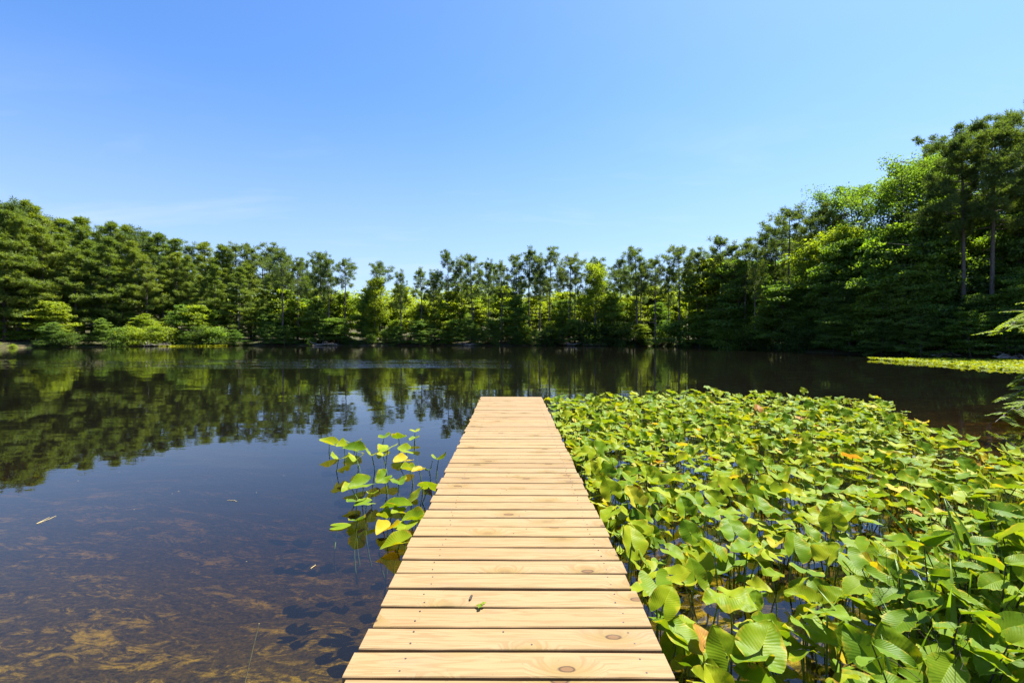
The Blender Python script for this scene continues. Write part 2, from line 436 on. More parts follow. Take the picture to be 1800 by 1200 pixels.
def height(x, y):
    x = np.asarray(x, float); y = np.asarray(y, float)
    d = sdist(x, y).reshape(x.shape)
    far = np.clip((np.hypot(x, y) - 10) / 20, 0, 1)
    d = d + wobble(x, y) * (.12 + .45 * far)
    land = .10 + .45 * (1 - np.exp(-np.maximum(d, 0) / 1.6)) + .03 * np.maximum(d, 0) + np.minimum(.10 * np.maximum(d - 14, 0), 6.5) * np.clip((y - 20) / 20, 0, 1) + .05 * wobble(x * 2.1, y * 2.3)
    land = land * np.clip(d / .5, 0, 1)
    bed = -(np.minimum(.10 + np.interp(x, [-6, -1, 5, 9], [.10, .19, .11, .08]) * np.maximum(-d, 0), 1.4)) * np.clip(-d / .35, 0, 1) + .03 * wobble(x * 3.1, y * 2.7) * np.clip(-d, 0, 1)
    return np.where(d > 0, land, bed)
def hz(x, y): return float(height(np.array([x]), np.array([y]))[0])
def axis(lo, hi, fine, c=0.0, grow=1.07):
    a = [c]; s = fine
    while a[-1] < hi: a.append(a[-1] + s); s *= grow if a[-1] - c > 8 else 1.006
    b = [c]; s = fine
    while b[-1] > lo: b.append(b[-1] - s); s *= grow if c - b[-1] > 8 else 1.006
    return np.array(sorted(set(a + b)))
gx = axis(-900, 900, .22, 0, 1.045); gy = axis(-300, 1200, .22, 2, 1.04)
X, Y = np.meshgrid(gx, gy)
Z = height(X, Y)
nx, ny = len(gx), len(gy)
i = (np.arange(ny - 1)[:, None] * nx + np.arange(nx - 1)[None]).ravel()
T = np.vstack([np.stack([i, i + 1, i + nx + 1], 1), np.stack([i, i + nx + 1, i + nx], 1)])
g = link('ground', mesh_tri('ground', np.stack([X.ravel(), Y.ravel(), Z.ravel()], 1), T, [M['ground']], smooth=True)); struct(g)
b = MB(); b.box((-80, -6, -2.6), (40, 72, 0.0))
w = link('pond_water', b.mesh('pond_water', M['water'])); struct(w)

# ------------------------------------------------------------------ the dock
DECK = CAM_Z - 1.27
PITCH, BW, BT = .1470, .1315, .038
dock = thing('dock', 'narrow new pine plank dock running straight out into the pond', 'dock', (0, 0, 0))
rd = random.Random(11)
def board_mesh(w, L, th, seed):
    r = random.Random(seed); nseg = 12; e = .0035
    prof = [(-w/2, -th), (-w/2, -e), (-w/2 + e, 0), (w/2 - e, 0), (w/2, -e), (w/2, -th)]
    V = []; ph, am = r.uniform(0, 6), r.uniform(.0005, .0022)
    for s in range(nseg + 1):
        x = -L/2 + L * s / nseg
        for (yy, z) in prof:
            V.append((x, yy + am * math.sin(x * 3 + ph) + r.uniform(-.0006, .0006), z + .5 * am * math.sin(x * 2.3 + ph)))
    T = []; k = len(prof)
    for s in range(nseg):
        for j in range(k):
            a, b_, c, d = s*k + j, s*k + (j+1) % k, (s+1)*k + (j+1) % k, (s+1)*k + j
            T += [(a, c, b_), (a, d, c)]
    for base, fl in ((0, False), (nseg * k, True)):
        for j in range(1, k - 1):
            t = (base, base + j, base + j + 1)
            T.append(t if not fl else t[::-1])
    return mesh_tri('deck_board', V, T, [M['wood']])
nails = MB()
y = -1.35; nb_ = 0
while y < 9.15 - BW/2 + .01:
    L = 1.222 + rd.uniform(-.016, .014); xo = rd.uniform(-.008, .008)
    if y > 7.2: xo -= .004
    wdt = BW + rd.uniform(-.004, .003); dz = rd.uniform(-.0025, .0025)
    skew = R(.55) * max(0, 1 - y / 7) + R(rd.uniform(-.12, .12))
    o = link('deck_board', board_mesh(wdt, L, BT, nb_), dock, (-.007 + xo, y, DECK + dz), (R(rd.uniform(-.35, .35)), R(rd.uniform(-.12, .12)), -skew))
    for nxp, jit in ((-.42, .012), (.50, .012), (.0, .10)):
        if nxp == 0 and rd.random() < .65: continue
        for sy in (-.035, .035):
            px_, py_ = nxp + rd.uniform(-jit, jit), y + sy + rd.uniform(-.008, .008) - math.sin(skew) * nxp
            nails.tube([(px_, py_, DECK + dz - .01), (px_, py_, DECK + dz + .0012)], .0042, 7)
    y += PITCH; nb_ += 1
no = link('nail_heads', nails.mesh('nail_heads', M['nail']), dock); no['kind'] = 'stuff'
for x in (-.50, 0.0, .50):
    b = MB(); b.box((x - .019, -1.4, DECK - BT - .003 - .184), (x + .019, 9.08, DECK - BT - .003))
    link('stringer', b.mesh('stringer', M['wood']), dock)
for yy in (1.2, 3.9, 6.5, 9.0):
    b = MB(); b.box((-.60, yy - .019, DECK - BT - .36), (.60, yy + .019, DECK - BT - .19)); link('cross_beam', b.mesh('cross_beam', M['wood']), dock)
    for x in (-.45, .45):
        b = MB(); b.box((x - .044, yy - .108, -2.0), (x + .044, yy - .020, DECK - BT - .19)); link('post', b.mesh('post', M['wood']), dock)

# ------------------------------------------------------------------ tree kits
def unit(v): return v / (np.linalg.norm(v, axis=-1, keepdims=True) + 1e-9)
def needles(C_, rad, n, length, width, r, flat=.6, up=.35):
    C_ = np.repeat(np.asarray(C_), n, axis=0); rad = np.repeat(np.asarray(rad), n)
    d = unit(r.normal(size=(len(C_), 3))); d[:, 2] = d[:, 2] * flat + up * .4; 
    base = C_ + d * (rad * r.uniform(.05, .8, len(C_)))[:, None]
    d2 = unit(d + r.normal(size=d.shape) * .35 + np.array([0, 0, up]))
    tip = base + d2 * (length * r.uniform(.6, 1.3, len(C_)))[:, None]
    s = unit(np.cross(d2, r.normal(size=d.shape))) * (width * r.uniform(.6, 1.3, len(C_)))[:, None]
    V = np.stack([base - s, base + s, tip], 1).reshape(-1, 3)
    return V, np.arange(len(V)).reshape(-1, 3)
def leaves(P, size, r, tilt=.45, ar=.62):
    n = len(P); nrm = unit(np.array([0, 0, 1.0]) + r.normal(size=(n, 3)) * tilt)
    a = unit(np.cross(nrm, r.normal(size=(n, 3)))); b_ = np.cross(nrm, a)
    sz = size * r.uniform(.6, 1.35, n)[:, None]
    a = a * sz * .5; b_ = b_ * sz * .5 * ar
    V = np.stack([P - a, P + b_ - a * .1, P + a, P - b_ - a * .1], 1).reshape(-1, 3)
    q = np.arange(n)[:, None] * 4
    return V, np.vstack([q + [0, 1, 2], q + [0, 2, 3]])

def make_pine(h, cb, Rr, nl, clr, nn, seed, mat, layered=False, nlen=.26, nw=.030, lean=.25, dead=6):
    r = np.random.RandomState(seed); tr = MB()
    n = 14; tt = np.linspace(0, 1, n)
    sw = lean * np.stack([np.sin(tt * 2.6 + seed), np.cos(tt * 2.1 + seed * 1.7)], 1) * tt[:, None]
    path = np.stack([sw[:, 0], sw[:, 1], tt * h * .985], 1)
    tr.tube(path, h * .0095 * (1.12 - tt) ** .8 + .012 + .06 * np.exp(-tt * 30), 8)
    def at(u): return np.array([np.interp(u, tt, path[:, 0]), np.interp(u, tt, path[:, 1]), u * h])
    cl = []; cr_ = []
    for q in range(nl):
        rel = (q + r.uniform(0, 1)) / nl; u = cb + (.985 - cb) * rel
        prof = math.sqrt(max(.04, 1 - (rel - .42) ** 2 / .42)) * (.75 + .25 * r.rand())
        if layered: prof = (1 - rel) ** .75 * (.8 + .25 * min(1, rel / .2)) + .12
        L = Rr * prof * r.uniform(.55, 1.2)
        az = q * 2.39996 + r.uniform(-.5, .5)
        el = (R(0) + R(44) * rel ** 1.5 if not layered else R(2) + R(26) * rel ** 1.6) + r.normal() * .13
        p0 = at(u); dirv = np.array([math.cos(az) * math.cos(el), math.sin(az) * math.cos(el), math.sin(el)])
        s = np.linspace(0, 1, 6)[:, None]
        pts = p0 + dirv * L * s + np.array([0, 0, 1]) * L * (.10 if not layered else .04) * s ** 2 + r.normal(size=(6, 3)) * .03 * L * s
        tr.tube(pts, np.linspace(.035, .010, 6) * (h / 14), 4, cap=False)
        lat = np.array([-math.sin(az), math.cos(az), 0])
        nc = max(3, int((2.0 + L * (2.6 if not layered else 3.6)) ))
        for j in range(nc):
            v = r.uniform(.35, 1.05) if j else 1.0
            sd_ = r.normal() * L * (.17 if not layered else .22) * (.4 + v * .6)
            c = p0 + dirv * L * v + lat * sd_ + np.array([0, 0, L * .08 * v * v + r.normal() * (.24 if not layered else .13)])
            cl.append(c); cr_.append(clr * r.uniform(.65, 1.25))
    for j in range(7):
        cl.append(at(.985) + r.normal(size=3) * np.array([.35, .35, .3]) * clr); cr_.append(clr * .8)
    for q in range(dead):
        u = r.uniform(.25, max(.3, cb)); az = r.uniform(0, 6.3); L = r.uniform(.5, 1.6)
        p0 = at(u); dv = np.array([math.cos(az), math.sin(az), r.uniform(-.25, .25)])
        tr.tube(np.array([p0 + dv * L * s for s in (0, .4, .75, 1)]) + r.normal(size=(4, 3)) * .05, [.022, .017, .012, .006], 4, cap=False)
    V, T_ = needles(cl, cr_, nn, nlen, nw, r, .56 if layered else .85, .30)
    return float(np.percentile(V[:, 2], 99.7)), tr.mesh('pine_trunk', M['bark'], True), mesh_tri('pine_crown', V, T_, [mat])

def make_broad(h, cb, Rr, nl, nleaf, lsz, seed, mat, layered=True, stems=1, flat=.16, top=1.0, barkm='bark2'):
    r = np.random.RandomState(seed); tr = MB(); sp = []; spr = []
    for st in range(stems):
        n = 10; tt = np.linspace(0, 1, n)
        off = r.normal(size=2) * (.15 * Rr if stems > 1 else 0); ln = r.normal(size=2) * (.30 * Rr if stems > 1 else .10 * Rr)
        path = np.stack([off[0] + ln[0] * tt + .12 * np.sin(tt * 4 + seed) , off[1] + ln[1] * tt + .12 * np.cos(tt * 3 + seed), tt * h * .9], 1)
        tr.tube(path, (h * .011 * (1.08 - tt) + .008) * (1 if stems == 1 else .55), 7 if stems == 1 else 5)
        for q in range(nl // stems):
            rel = (q + r.uniform(0, 1)) / (nl // stems); u = cb + (.97 - cb) * rel
            p0 = np.array([np.interp(u, tt, path[:, k_]) for k_ in range(3)])
            prof = math.sqrt(max(.05, 1 - (abs(rel - .38) / .66) ** 2.0)) if top == 1.0 else (1 - rel) ** .5
            L = Rr * prof * r.uniform(.55, 1.15); az = q * 2.39996 + r.uniform(-.6, .6) + st
            el = R(8) + R(50) * rel + r.normal() * .16
            dv = np.array([math.cos(az) * math.cos(el), math.sin(az) * math.cos(el), math.sin(el)]); lat = np.array([-math.sin(az), math.cos(az), 0])
            s = np.linspace(0, 1, 6)[:, None]
            drp = -.14 * L if layered else .02 * L
            pts = p0 + dv * L * s + np.array([0, 0, drp]) * s ** 2 + r.normal(size=(6, 3)) * .04 * L * s
            tr.tube(pts, np.linspace(.30, .06, 6) * h * .011, 4, cap=False)
            for j in range(max(3, int(3 + L * 2.2))):
                v = r.uniform(.30, 1.0); c = p0 + dv * L * v + np.array([0, 0, drp * v * v])
                sl = r.normal() * L * .26; e = c + lat * sl + np.array([0, 0, r.normal() * .10 + (.12 if layered else .25) * abs(sl)]) 
                if j % 2 == 0: tr.tube([c, (c + e) / 2 + np.array([0, 0, .04]), e], [.012 * h / 8, .008 * h / 8, .004 * h / 8], 3, cap=False)
                sp.append(e); spr.append((.42 + .09 * L) * r.uniform(.6, 1.3))
    sp = np.array(sp); spr = np.array(spr); m = max(8, nleaf // len(sp))
    Cc = np.repeat(sp, m, 0); rr = np.repeat(spr, m)
    an = r.uniform(0, 6.283, len(Cc)); ra = np.sqrt(r.uniform(0, 1, len(Cc))) * rr
    fl = flat if layered else .5
    P_ = Cc + np.stack([np.cos(an) * ra, np.sin(an) * ra, np.clip(r.normal(size=len(Cc)), -1.4, 1.4) * rr * fl - .22 * ra * (1 if layered else .3)], 1)
    P_[:, 2] = np.maximum(P_[:, 2], .06)
    V, T_ = leaves(P_, lsz, r, .75 if layered else .9)
    return float(np.percentile(V[:, 2], 99.5)), tr.mesh('broad_trunk', M[barkm], True), mesh_tri('broad_crown', V, T_, [mat])

PINE = [make_pine(14, c, Rr, nl, .46, 64, 20 + i_, M['pine'], False, nlen=.28, nw=.034, dead=d) for i_, (c, Rr, nl, d) in enumerate([(.60, 2.4, 22, 10), (.54, 2.2, 24, 12), (.68, 2.7, 18, 8), (.50, 1.9, 24, 9), (.58, 2.8, 22, 12)])]
PINEF = [make_pine(16, c, Rr, nl, .66, 80, 40 + i_, M['pine_l'], True, nlen=.32, nw=.040, dead=4) for i_, (c, Rr, nl) in enumerate([(.20, 3.3, 40), (.28, 3.0, 36), (.16, 3.6, 42), (.36, 3.2, 32)])]
PINET = [make_pine(20, c, Rr, nl, .50, 130, 60 + i_, M['pine'], False, nlen=.26, nw=.034, lean=.5, dead=8) for i_, (c, Rr, nl) in enumerate([(.57, 4.9, 36), (.54, 5.4, 40), (.48, 4.2, 36)])]
BROAD = [make_broad(9, .15, 3.2, 44, 17000, .23, 80 + i_, M['leaf'], True) for i_ in range(3)]
BROADB = [make_broad(7, .06, 2.6, 38, 11000, .23, 90 + i_, M['leaf_b'], True) for i_ in range(3)]
BROADD = [make_broad(9, .06, 3.6, 50, 20000, .20, 100 + i_, M['leaf_d'], True) for i_ in range(3)]
OAK = [make_broad(17, .40, 5.6, 19, 26000, .18, 110 + i_, M[m_], False) for i_, m_ in enumerate(('leaf_d', 'leaf_d'))]
MAPLE = [make_broad(13, .30, 3.0, 32, 13000, .22, 115, M['leaf_b'], False)]
BUSH = [make_broad(2.6, .03, 1.7, 34, 5600, .16, 120 + i_, M[m_], True, 5, .34) for i_, m_ in enumerate(('bush', 'leaf', 'leaf_b', 'bush'))]

rt = random.Random(77)
def plant(name, kit, px, Yd, topy, label, cat='tree', group=None, wf=1.0, H=None, part='crown'):
    Xd = PX(px, Yd); gz = max(hz(Xd, Yd), -.5)
    if H is None: H = CAM_Z + (586 - topy) / F * Yd - gz
    s = H / kit[0]; ws = s * wf
    o = thing(name, label, cat, (Xd, Yd, gz - .04), (0, 0, rt.uniform(0, 6.28)), group, (ws, ws, s))
    link('trunk' if part == 'crown' else 'stem', kit[1], o); link(part, kit[2], o)
    return o
def shore(px):
    ys_ = np.arange(12, 90, .25); d_ = sdist((px - 900) / F * ys_, ys_)
    i_ = np.nonzero(d_ < 0)[0]
    return float(ys_[i_[-1]]) if len(i_) else 27.0
SKY = [(-60, 330), (10, 343), (50, 360), (95, 378), (120, 375), (165, 392), (195, 392), (245, 395), (280, 410), (340, 420), (410, 425), (470, 428), (495, 436), (520, 450), (560, 443)]
def skyl(px): return float(np.interp(px, [a for a, _ in SKY], [b_ for _, b_ in SKY]))

# left bank: layered pines down to the water, darker ones behind
GL = 'pines crowding the left bank'
n_ = 0; px = -70
while px < 560:
    Yd = shore(px) + rt.uniform(3.5, 8)
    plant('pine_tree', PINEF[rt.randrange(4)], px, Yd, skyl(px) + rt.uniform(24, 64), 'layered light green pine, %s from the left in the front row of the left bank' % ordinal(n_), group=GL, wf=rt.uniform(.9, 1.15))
    px += rt.uniform(19, 30); n_ += 1
n_ = 0; px = -80
while px < 590:
    Yd = shore(px) + rt.uniform(9, 15)
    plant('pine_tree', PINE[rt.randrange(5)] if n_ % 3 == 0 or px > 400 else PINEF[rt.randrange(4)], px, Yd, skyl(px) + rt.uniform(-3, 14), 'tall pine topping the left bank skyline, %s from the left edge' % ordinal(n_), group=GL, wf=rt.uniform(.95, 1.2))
    px += rt.uniform(21, 33); n_ += 1
for q in range(22):
    px = -60 + q * 29 + rt.uniform(-8, 8)
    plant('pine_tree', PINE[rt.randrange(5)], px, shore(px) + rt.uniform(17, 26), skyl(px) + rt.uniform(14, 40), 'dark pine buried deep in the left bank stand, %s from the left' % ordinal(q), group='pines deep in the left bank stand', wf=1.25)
# far bank: slender pines one can tell apart
CEN = [(497,436,0),(524,452,4),(562,443,1),(578,449,3),(606,453,2),(668,458,2),(704,474,3),(740,470,0),(764,474,3),(789,440,4),(812,452,3),(830,447,1),(858,455,3),(881,458,0),(906,446,1),(931,434,0),(948,446,3),(966,434,4),(1001,447,2),(1010,462,3),(1052,451,4),(1092,450,0),(1119,433,4),(1126,455,3),(1152,450,0),(1176,462,3),(1194,430,2),(1210,452,3),(1227,437,4),(1250,440,3),(1269,415,1),(1287,425,0),(1309,418,4),(1328,430,3)]
for q, (px, ty, kd) in enumerate(CEN):
    Yd = shore(px) + rt.uniform(.6, 4)
    plant('pine_tree', PINE[kd], px, Yd, ty, 'slender bare-stemmed pine against the sky, %s from the left on the far bank' % ordinal(q), group='slender pines along the far bank', wf=rt.uniform(.78, 1.08))
for q in range(24):
    px = 770 + q * 24 + rt.uniform(-8, 8)
    if 1010 < px < 1040: continue
    plant('pine_tree', PINE[rt.randrange(5)], px, shore(px) + rt.uniform(8, 18), rt.uniform(462, 492), 'thin pine standing back among far bank trunks, %s from the left' % ordinal(q), group='pines set back on the far bank', wf=.9)
plant('maple_tree', MAPLE[0], 1046, shore(1046) + 1.5, 462, 'bright yellow-green maple growing up through a far bank pine')
plant('maple_tree', MAPLE[0], 660, shore(660) + 2, 488, 'thin bright leafy tree under the lone round-topped pine')
# sunlit leafy trees below and behind the far bank pines
n_ = 0
for q in range(30):
    px = 470 + q * 29 + rt.uniform(-9, 9)
    plant('broadleaf_tree', BROADB[q % 3], px, shore(px) + rt.uniform(3, 9), rt.uniform(500, 535), 'low sunlit yellow-green tree, %s from the left beneath the far bank pines' % ordinal(q), group='sunlit low trees of the far bank', wf=rt.uniform(.9, 1.25))
for q in range(11):
    px = 380 + q * 88 + rt.uniform(-14, 14)
    plant('broadleaf_tree', BROAD[q % 3], px, shore(px) + rt.uniform(1.5, 5), rt.uniform(505, 545), 'mid green leafy tree, %s from the left along the far water edge' % ordinal(q), group='green trees at the far water edge', wf=rt.uniform(.75, 1.0))
for q in range(14):
    px = 545 + q * 48 + rt.uniform(-10, 10)
    plant('broadleaf_tree', BROADB[q % 3], px, shore(px) + rt.uniform(.7, 2.6), rt.uniform(560, 582), 'small sunlit sapling at far waterline, %s from the left' % ordinal(q), group='sunlit saplings at the far waterline', wf=rt.uniform(1.0, 1.5))
# right bank
RP = [(1345,402,0,7),(1383,361,1,6),(1410,392,2,10),(1440,357,2,7),(1362,395,2,9),(1475,372,1,9),(1692,212,0,2.2),(1742,201,1,2.6),(1796,216,2,9),(1640,262,2,10),(1850,205,0,8),(1900,190,1,6)]
for q, (px, ty, kd, dy) in enumerate(RP):
    names = {1692: 'tall straight-trunked pine, left one of the prominent pair on right bank', 1742: 'tallest pine, right one of the prominent pair on right bank', 1383: 'round-topped pine standing proud left of the right bank maples', 1440: 'spreading dark pine above the bright maple of the right bank'}
    plant('pine_tree', PINET[kd] if px > 1500 else PINE[(kd * 2) % 5], px, shore(px) + dy, ty, names.get(px, 'tall dark pine, %s listed by closeness along the right bank skyline' % ordinal(q) if False else 'tall dark pine rising out of the right bank woods above px'.replace(' above px', ', %s from its left end' % ordinal(sorted(a[0] for a in RP).index(px)))), group='tall pines of the right bank', wf=.95)
for px, ty, kd, dy, lb in [(1560, 292, 0, 5.5, 'spreading oak with open crown and dark forked limbs on right bank'), (1610, 268, 1, 9, 'big dark oak behind the open-crowned oak of the right bank'), (1515, 322, 0, 9, 'oak at the left shoulder of the right bank crowns'), (1700, 330, 0, 11, 'oak behind the prominent pair of pine trunks'), (1780, 300, 1, 10, 'oak at the right edge behind the tallest pine'), (1860, 290, 0, 9, 'oak just beyond the right edge of the right bank')]:
    plant('oak_tree', OAK[kd], px, shore(px) + dy, ty, lb, group='oaks of the right bank')
for px, ty, dy, lb in [(1462, 400, 4.5, 'bright yellow-green maple topping the middle of the right bank'), (1420, 430, 4, 'bright maple lower down beside the round-topped pine'), (1500, 420, 8, 'maple glowing between dark crowns of the right bank'), (1645, 360, 12, 'sunlit maple seen left of the prominent pine trunks'), (1725, 380, 13, 'sunlit maple seen between the prominent pine trunks')]:
    plant('maple_tree', MAPLE[0], px, shore(px) + dy, ty, lb, group='maples of the right bank', wf=1.1)
for q in range(18):
    px = 1235 + q * 36 + rt.uniform(-12, 12)
    ty = np.interp(px, [1235, 1350, 1500, 1900], [510, 470, 425, 410]) + rt.uniform(-55, 60)
    dyq = rt.uniform(4.0, 6.5) if 1640 < px < 1790 else rt.uniform(2.0, 6.5)
    plant('broadleaf_tree', rt.choice(BROADB + BROAD + BROAD) if px < 1470 else rt.choice(BROAD + BROADD + BROAD), px, shore(px) + dyq, ty, 'layered leafy tree, %s from the left in the second row of right bank' % ordinal(q), group='leafy trees of the right bank', wf=rt.uniform(.75, 1.05))
for q in range(17):
    px = 1225 + q * 37 + rt.uniform(-10, 10)
    ty = np.interp(px, [1225, 1350, 1500, 1900], [560, 545, 525, 510]) + rt.uniform(-55, 40)
    if 1640 < px < 1790: ty = max(ty, 515)
    plant('broadleaf_tree', rt.choice(BROAD + BROADB) if px < 1450 else rt.choice(BROAD + BROADD), px, shore(px) + rt.uniform(.6, 2.4), ty, 'low tree drooping over the right bank water, %s from the left' % ordinal(q), group='drooping trees at the right water edge', wf=rt.uniform(.9, 1.25))
for q in range(20):
    px = -50 + q * 31 + rt.uniform(-9, 9)
    plant('broadleaf_tree', rt.choice(BROAD + BROADB + BROADD), px, shore(px) + rt.uniform(2, 9), rt.uniform(525, 560), 'low leafy tree, %s from the left under the left bank pines' % ordinal(q), group='low trees under the left bank pines', wf=rt.uniform(.9, 1.3))
for q in range(15):
    px = 1300 + q * 44 + rt.uniform(-10, 10); dy = rt.uniform(12, 24)
    plant('broadleaf_tree', (BROAD + BROADB + BROADD)[q % 9], px, shore(px) + dy, np.interp(px, [1300, 1500, 1900], [470, 400, 340]) + rt.uniform(-10, 40), 'tree deep in the right bank woods behind front rows, %s from the left' % ordinal(q), group='trees deep in the right bank woods', wf=1.1)
# bushes along the waterline
GB = 'bushes along the waterline'
SH = [tuple(p) for p in SHORE[6:24]][::-1]; run = []; left = 0.0
for (ax, ay), (bx, by) in zip(SH[:-1], SH[1:]):
    L_ = math.hypot(bx - ax, by - ay); q = left
    while q < L_:
        nxx, nyy = -(by - ay) / L_, (bx - ax) / L_
        run.append((ax + (bx - ax) * q / L_, ay + (by - ay) * q / L_, nxx, nyy)); q += rt.uniform(1.0, 2.1)
    left = q - L_
n_ = 0
for (bx, by, nxx, nyy) in run:
    px = 900 + bx / by * F
    if not -60 < px < 1860: continue
    off = rt.uniform(-.35, .9); x_, y_ = bx + nxx * off, by + nyy * off
    pick = rt.choice([0, 3, 1, 3, 0])
    if px < 50 or 225 < px < 290: pick = 2
    if pick != 2 and rt.random() < .42:
        pick = rt.choice([1, 3]); kit_ = rt.choice(BROAD if pick == 1 else BROADD); hh_ = rt.uniform(2.0, 4.2)
    else: kit_ = BUSH[pick]; hh_ = rt.choice([.7, 1.0, 1.4, 1.9, 2.4, 3.1]) * rt.uniform(.85, 1.15)
    plant('waterside_bush', kit_, 900 + x_ / y_ * F, y_, 0, '%s waterside bush, %s from the left along the pond edge' % (('dark', 'green', 'yellow-green', 'dark')[pick], ordinal(n_)), 'bush', GB, rt.uniform(.8, 1.6), H=hh_, part='foliage'); n_ += 1
print('bushes', n_)
# woodland farther off: reads as one mass
r = np.random.RandomState(9); P_ = []
for q in range(260):
    a_ = r.uniform(-62, 62); dd = r.uniform(92, 150); hh = r.uniform(4.5, 8); cx, cy = dd * math.tan(R(a_)), dd
    if abs(cx) > 190: continue
    m = 420; v = unit(r.normal(size=(m, 3))) * r.uniform(.55, 1.0, m)[:, None]
    base_z = hz(cx, cy) - 1.0
    P_.append(np.stack([cx + v[:, 0] * 4.2, cy + v[:, 1] * 4.2, base_z + hh * .5 + v[:, 2] * hh * .55], 1))
V, T_ = leaves(np.vstack(P_), .6, r, 1.0)
o = link('distant_woodland', mesh_tri('distant_woodland', V, T_, [M['leaf_b']])); tag(o, 'pale green woodland far off between the far bank trunks', 'woodland', kind='stuff')

# ------------------------------------------------------------------ lily leaves
SO = np.array([0,.06,.15,.3,.45,.6,.75,.88,.96,1.0]); XO = np.array([.205,.32,.385,.425,.42,.375,.285,.165,.075,.0])
XI = np.interp(SO, [0,.1,.2,.38,1], [.20,.125,.06,0,0])
def lily_blade(seed, fold, wave, droop, cup):
    """blade of length 1 lying level, stalk joint at the origin, tip towards +Y"""
    r = random.Random(seed); V = []; UV = []; T = []
    ss = np.array([0,.05,.12,.2,.29,.38,.48,.58,.68,.78,.87,.94,1.0]); na = 6
    ph = [r.uniform(0, 6.28) for _ in range(5)]
    for side in (-1, 1):
        off = len(V)
        for s in ss:
            xo = np.interp(s, SO, XO) * (1 + .06 * math.sin(7 * s + ph[0] + side)); xi = min(np.interp(s, SO, XI), xo)
            t = s - .38
            for j in range(na):
                q = j / (na - 1); x = xi + (xo - xi) * q
                e = (x / .43)
                z = fold * .34 * e ** 1.4 + cup * (t * t * .8) - droop * max(0, t) ** 2 * 1.2
                z += wave * .055 * e * e * math.sin(11 * s + ph[1] + side * ph[2]) + wave * .03 * e * math.sin(5 * s + ph[3] * side)
                z += .010 * math.sin(20 * s + 3 * q + ph[4]) * wave
                xx = x * (1 - .16 * abs(fold) * e)
                V.append((side * xx, t, z)); UV.append((.5 + .5 * side * (x / max(xo, .02)), s))
        n = len(ss)
        for a in range(n - 1):
            for j in range(na - 1):
                p = off + a * na + j; f1 = (p, p + 1, p + na + 1); f2 = (p, p + na + 1, p + na)
                T += [f1, f2] if side > 0 else [f1[::-1], f2[::-1]]
    return np.array(V), np.array(T), np.array(UV)
def stalk_tube(top, rad=.0065, depth=-.45, seed=0):
    r = np.random.RandomState(seed); b = MB(); s = np.linspace(0, 1, 8)[:, None]
    base = np.array([r.normal() * .04, r.normal() * .04, depth]); top = np.array(top, float)
    pts = base + (top - base) * s + np.array([r.normal() * .05, r.normal() * .05, 0]) * np.sin(s * math.pi)
    b.tube(pts, np.linspace(rad * 1.2, rad * .75, 8), 6, cap=False)
    return np.vstack(b.V), np.vstack(b.T)
def leaf_kit(seed, hgt, tiltx, tilty, fold, wave, droop, cup):
    """origin on the water surface below the blade; blade 1:1 scaled to .23 m"""
    V, T, UV = lily_blade(seed, fold, wave, droop, cup)
    m = (Euler((tiltx, tilty, 0)).to_matrix())
    V = (np.array(m) @ (V * .25).T).T + np.array([0, 0, hgt])
    sv, st = stalk_tube((0, 0, hgt - .002), seed=seed)
    bl = mesh_tri('leaf_blade', V, T, [M['lily']], smooth=True, uv=UV)
    sk = mesh_tri('leaf_stalk', sv, st, [M['stalk']], smooth=True)
    uvj = np.vstack([UV, np.zeros((len(sv), 2))])
    jn = mesh_tri('leaf', np.vstack([V, sv]), np.vstack([T, st + len(V)]), [M['lily'], M['stalk']], np.r_[np.zeros(len(T)), np.ones(len(st))], True, uvj)
    return bl, sk, jn
rl = random.Random(3)
KITS = []
for q in range(36):
    up = q % 6 == 0
    KITS.append(leaf_kit(200 + q, rl.uniform(.14, .36), rl.uniform(.45, 1.0) if up else rl.gauss(.10, .20), rl.gauss(0, .18), rl.choice([.05, .15, .25, .4, .6, .85, -.12]), rl.uniform(.7, 1.9), rl.uniform(0, .5), rl.uniform(-.1, .35)))
FLAT = leaf_kit(301, .006, 0, 0, .0, .05, 0, 0)
def put_leaf(pl, kit, x, y, z, yaw, sc, mat=None, split=True, zs=1.0):
    bl, sk, jn = kit
    o = link('leaf', bl if split else jn, pl, (x, y, z), (0, 0, yaw), (sc, sc, sc * zs))
    if mat:
        o.material_slots[0].link = 'OBJECT'; o.material_slots[0].material = M[mat]
    if split: link('stalk', sk, o)
    return o
def pickmat():
    v = rl.random()
    return 'lily_y' if v < .032 else ('lily_br' if v < .042 else None)

FIELD = [(.72,1.3),(.74,4),(.76,7),(.85,9.0),(1.15,10.5),(2.6,11.0),(4.2,11.9),(6.2,11.2),(7.9,10.0),(7.2,8.6),(6.5,7.3),(6.3,6.0),(7.0,5.4),(5.0,4.0),(3.3,3.0),(2.2,2.45),(1.65,2.0),(1.45,1.5),(1.2,1.1)]
def inpoly(x, y, poly=FIELD):
    c = False; n = len(poly)
    for i_ in range(n):
        (ax, ay), (bx, by) = poly[i_], poly[(i_ + 1) % n]
        if (ay > y) != (by > y) and x < (bx - ax) * (y - ay) / (by - ay) + ax: c = not c
    return c
pts = []
tries = 0
while tries < 14000:
    tries += 1
    x, y = rl.uniform(.7, 8), rl.uniform(1.2, 12)
    if not inpoly(x, y): continue
    sp = .40
    if all((x - a) ** 2 + (y - b_) ** 2 > sp * sp for a, b_ in pts): pts.append((x, y))
nleaf = 0
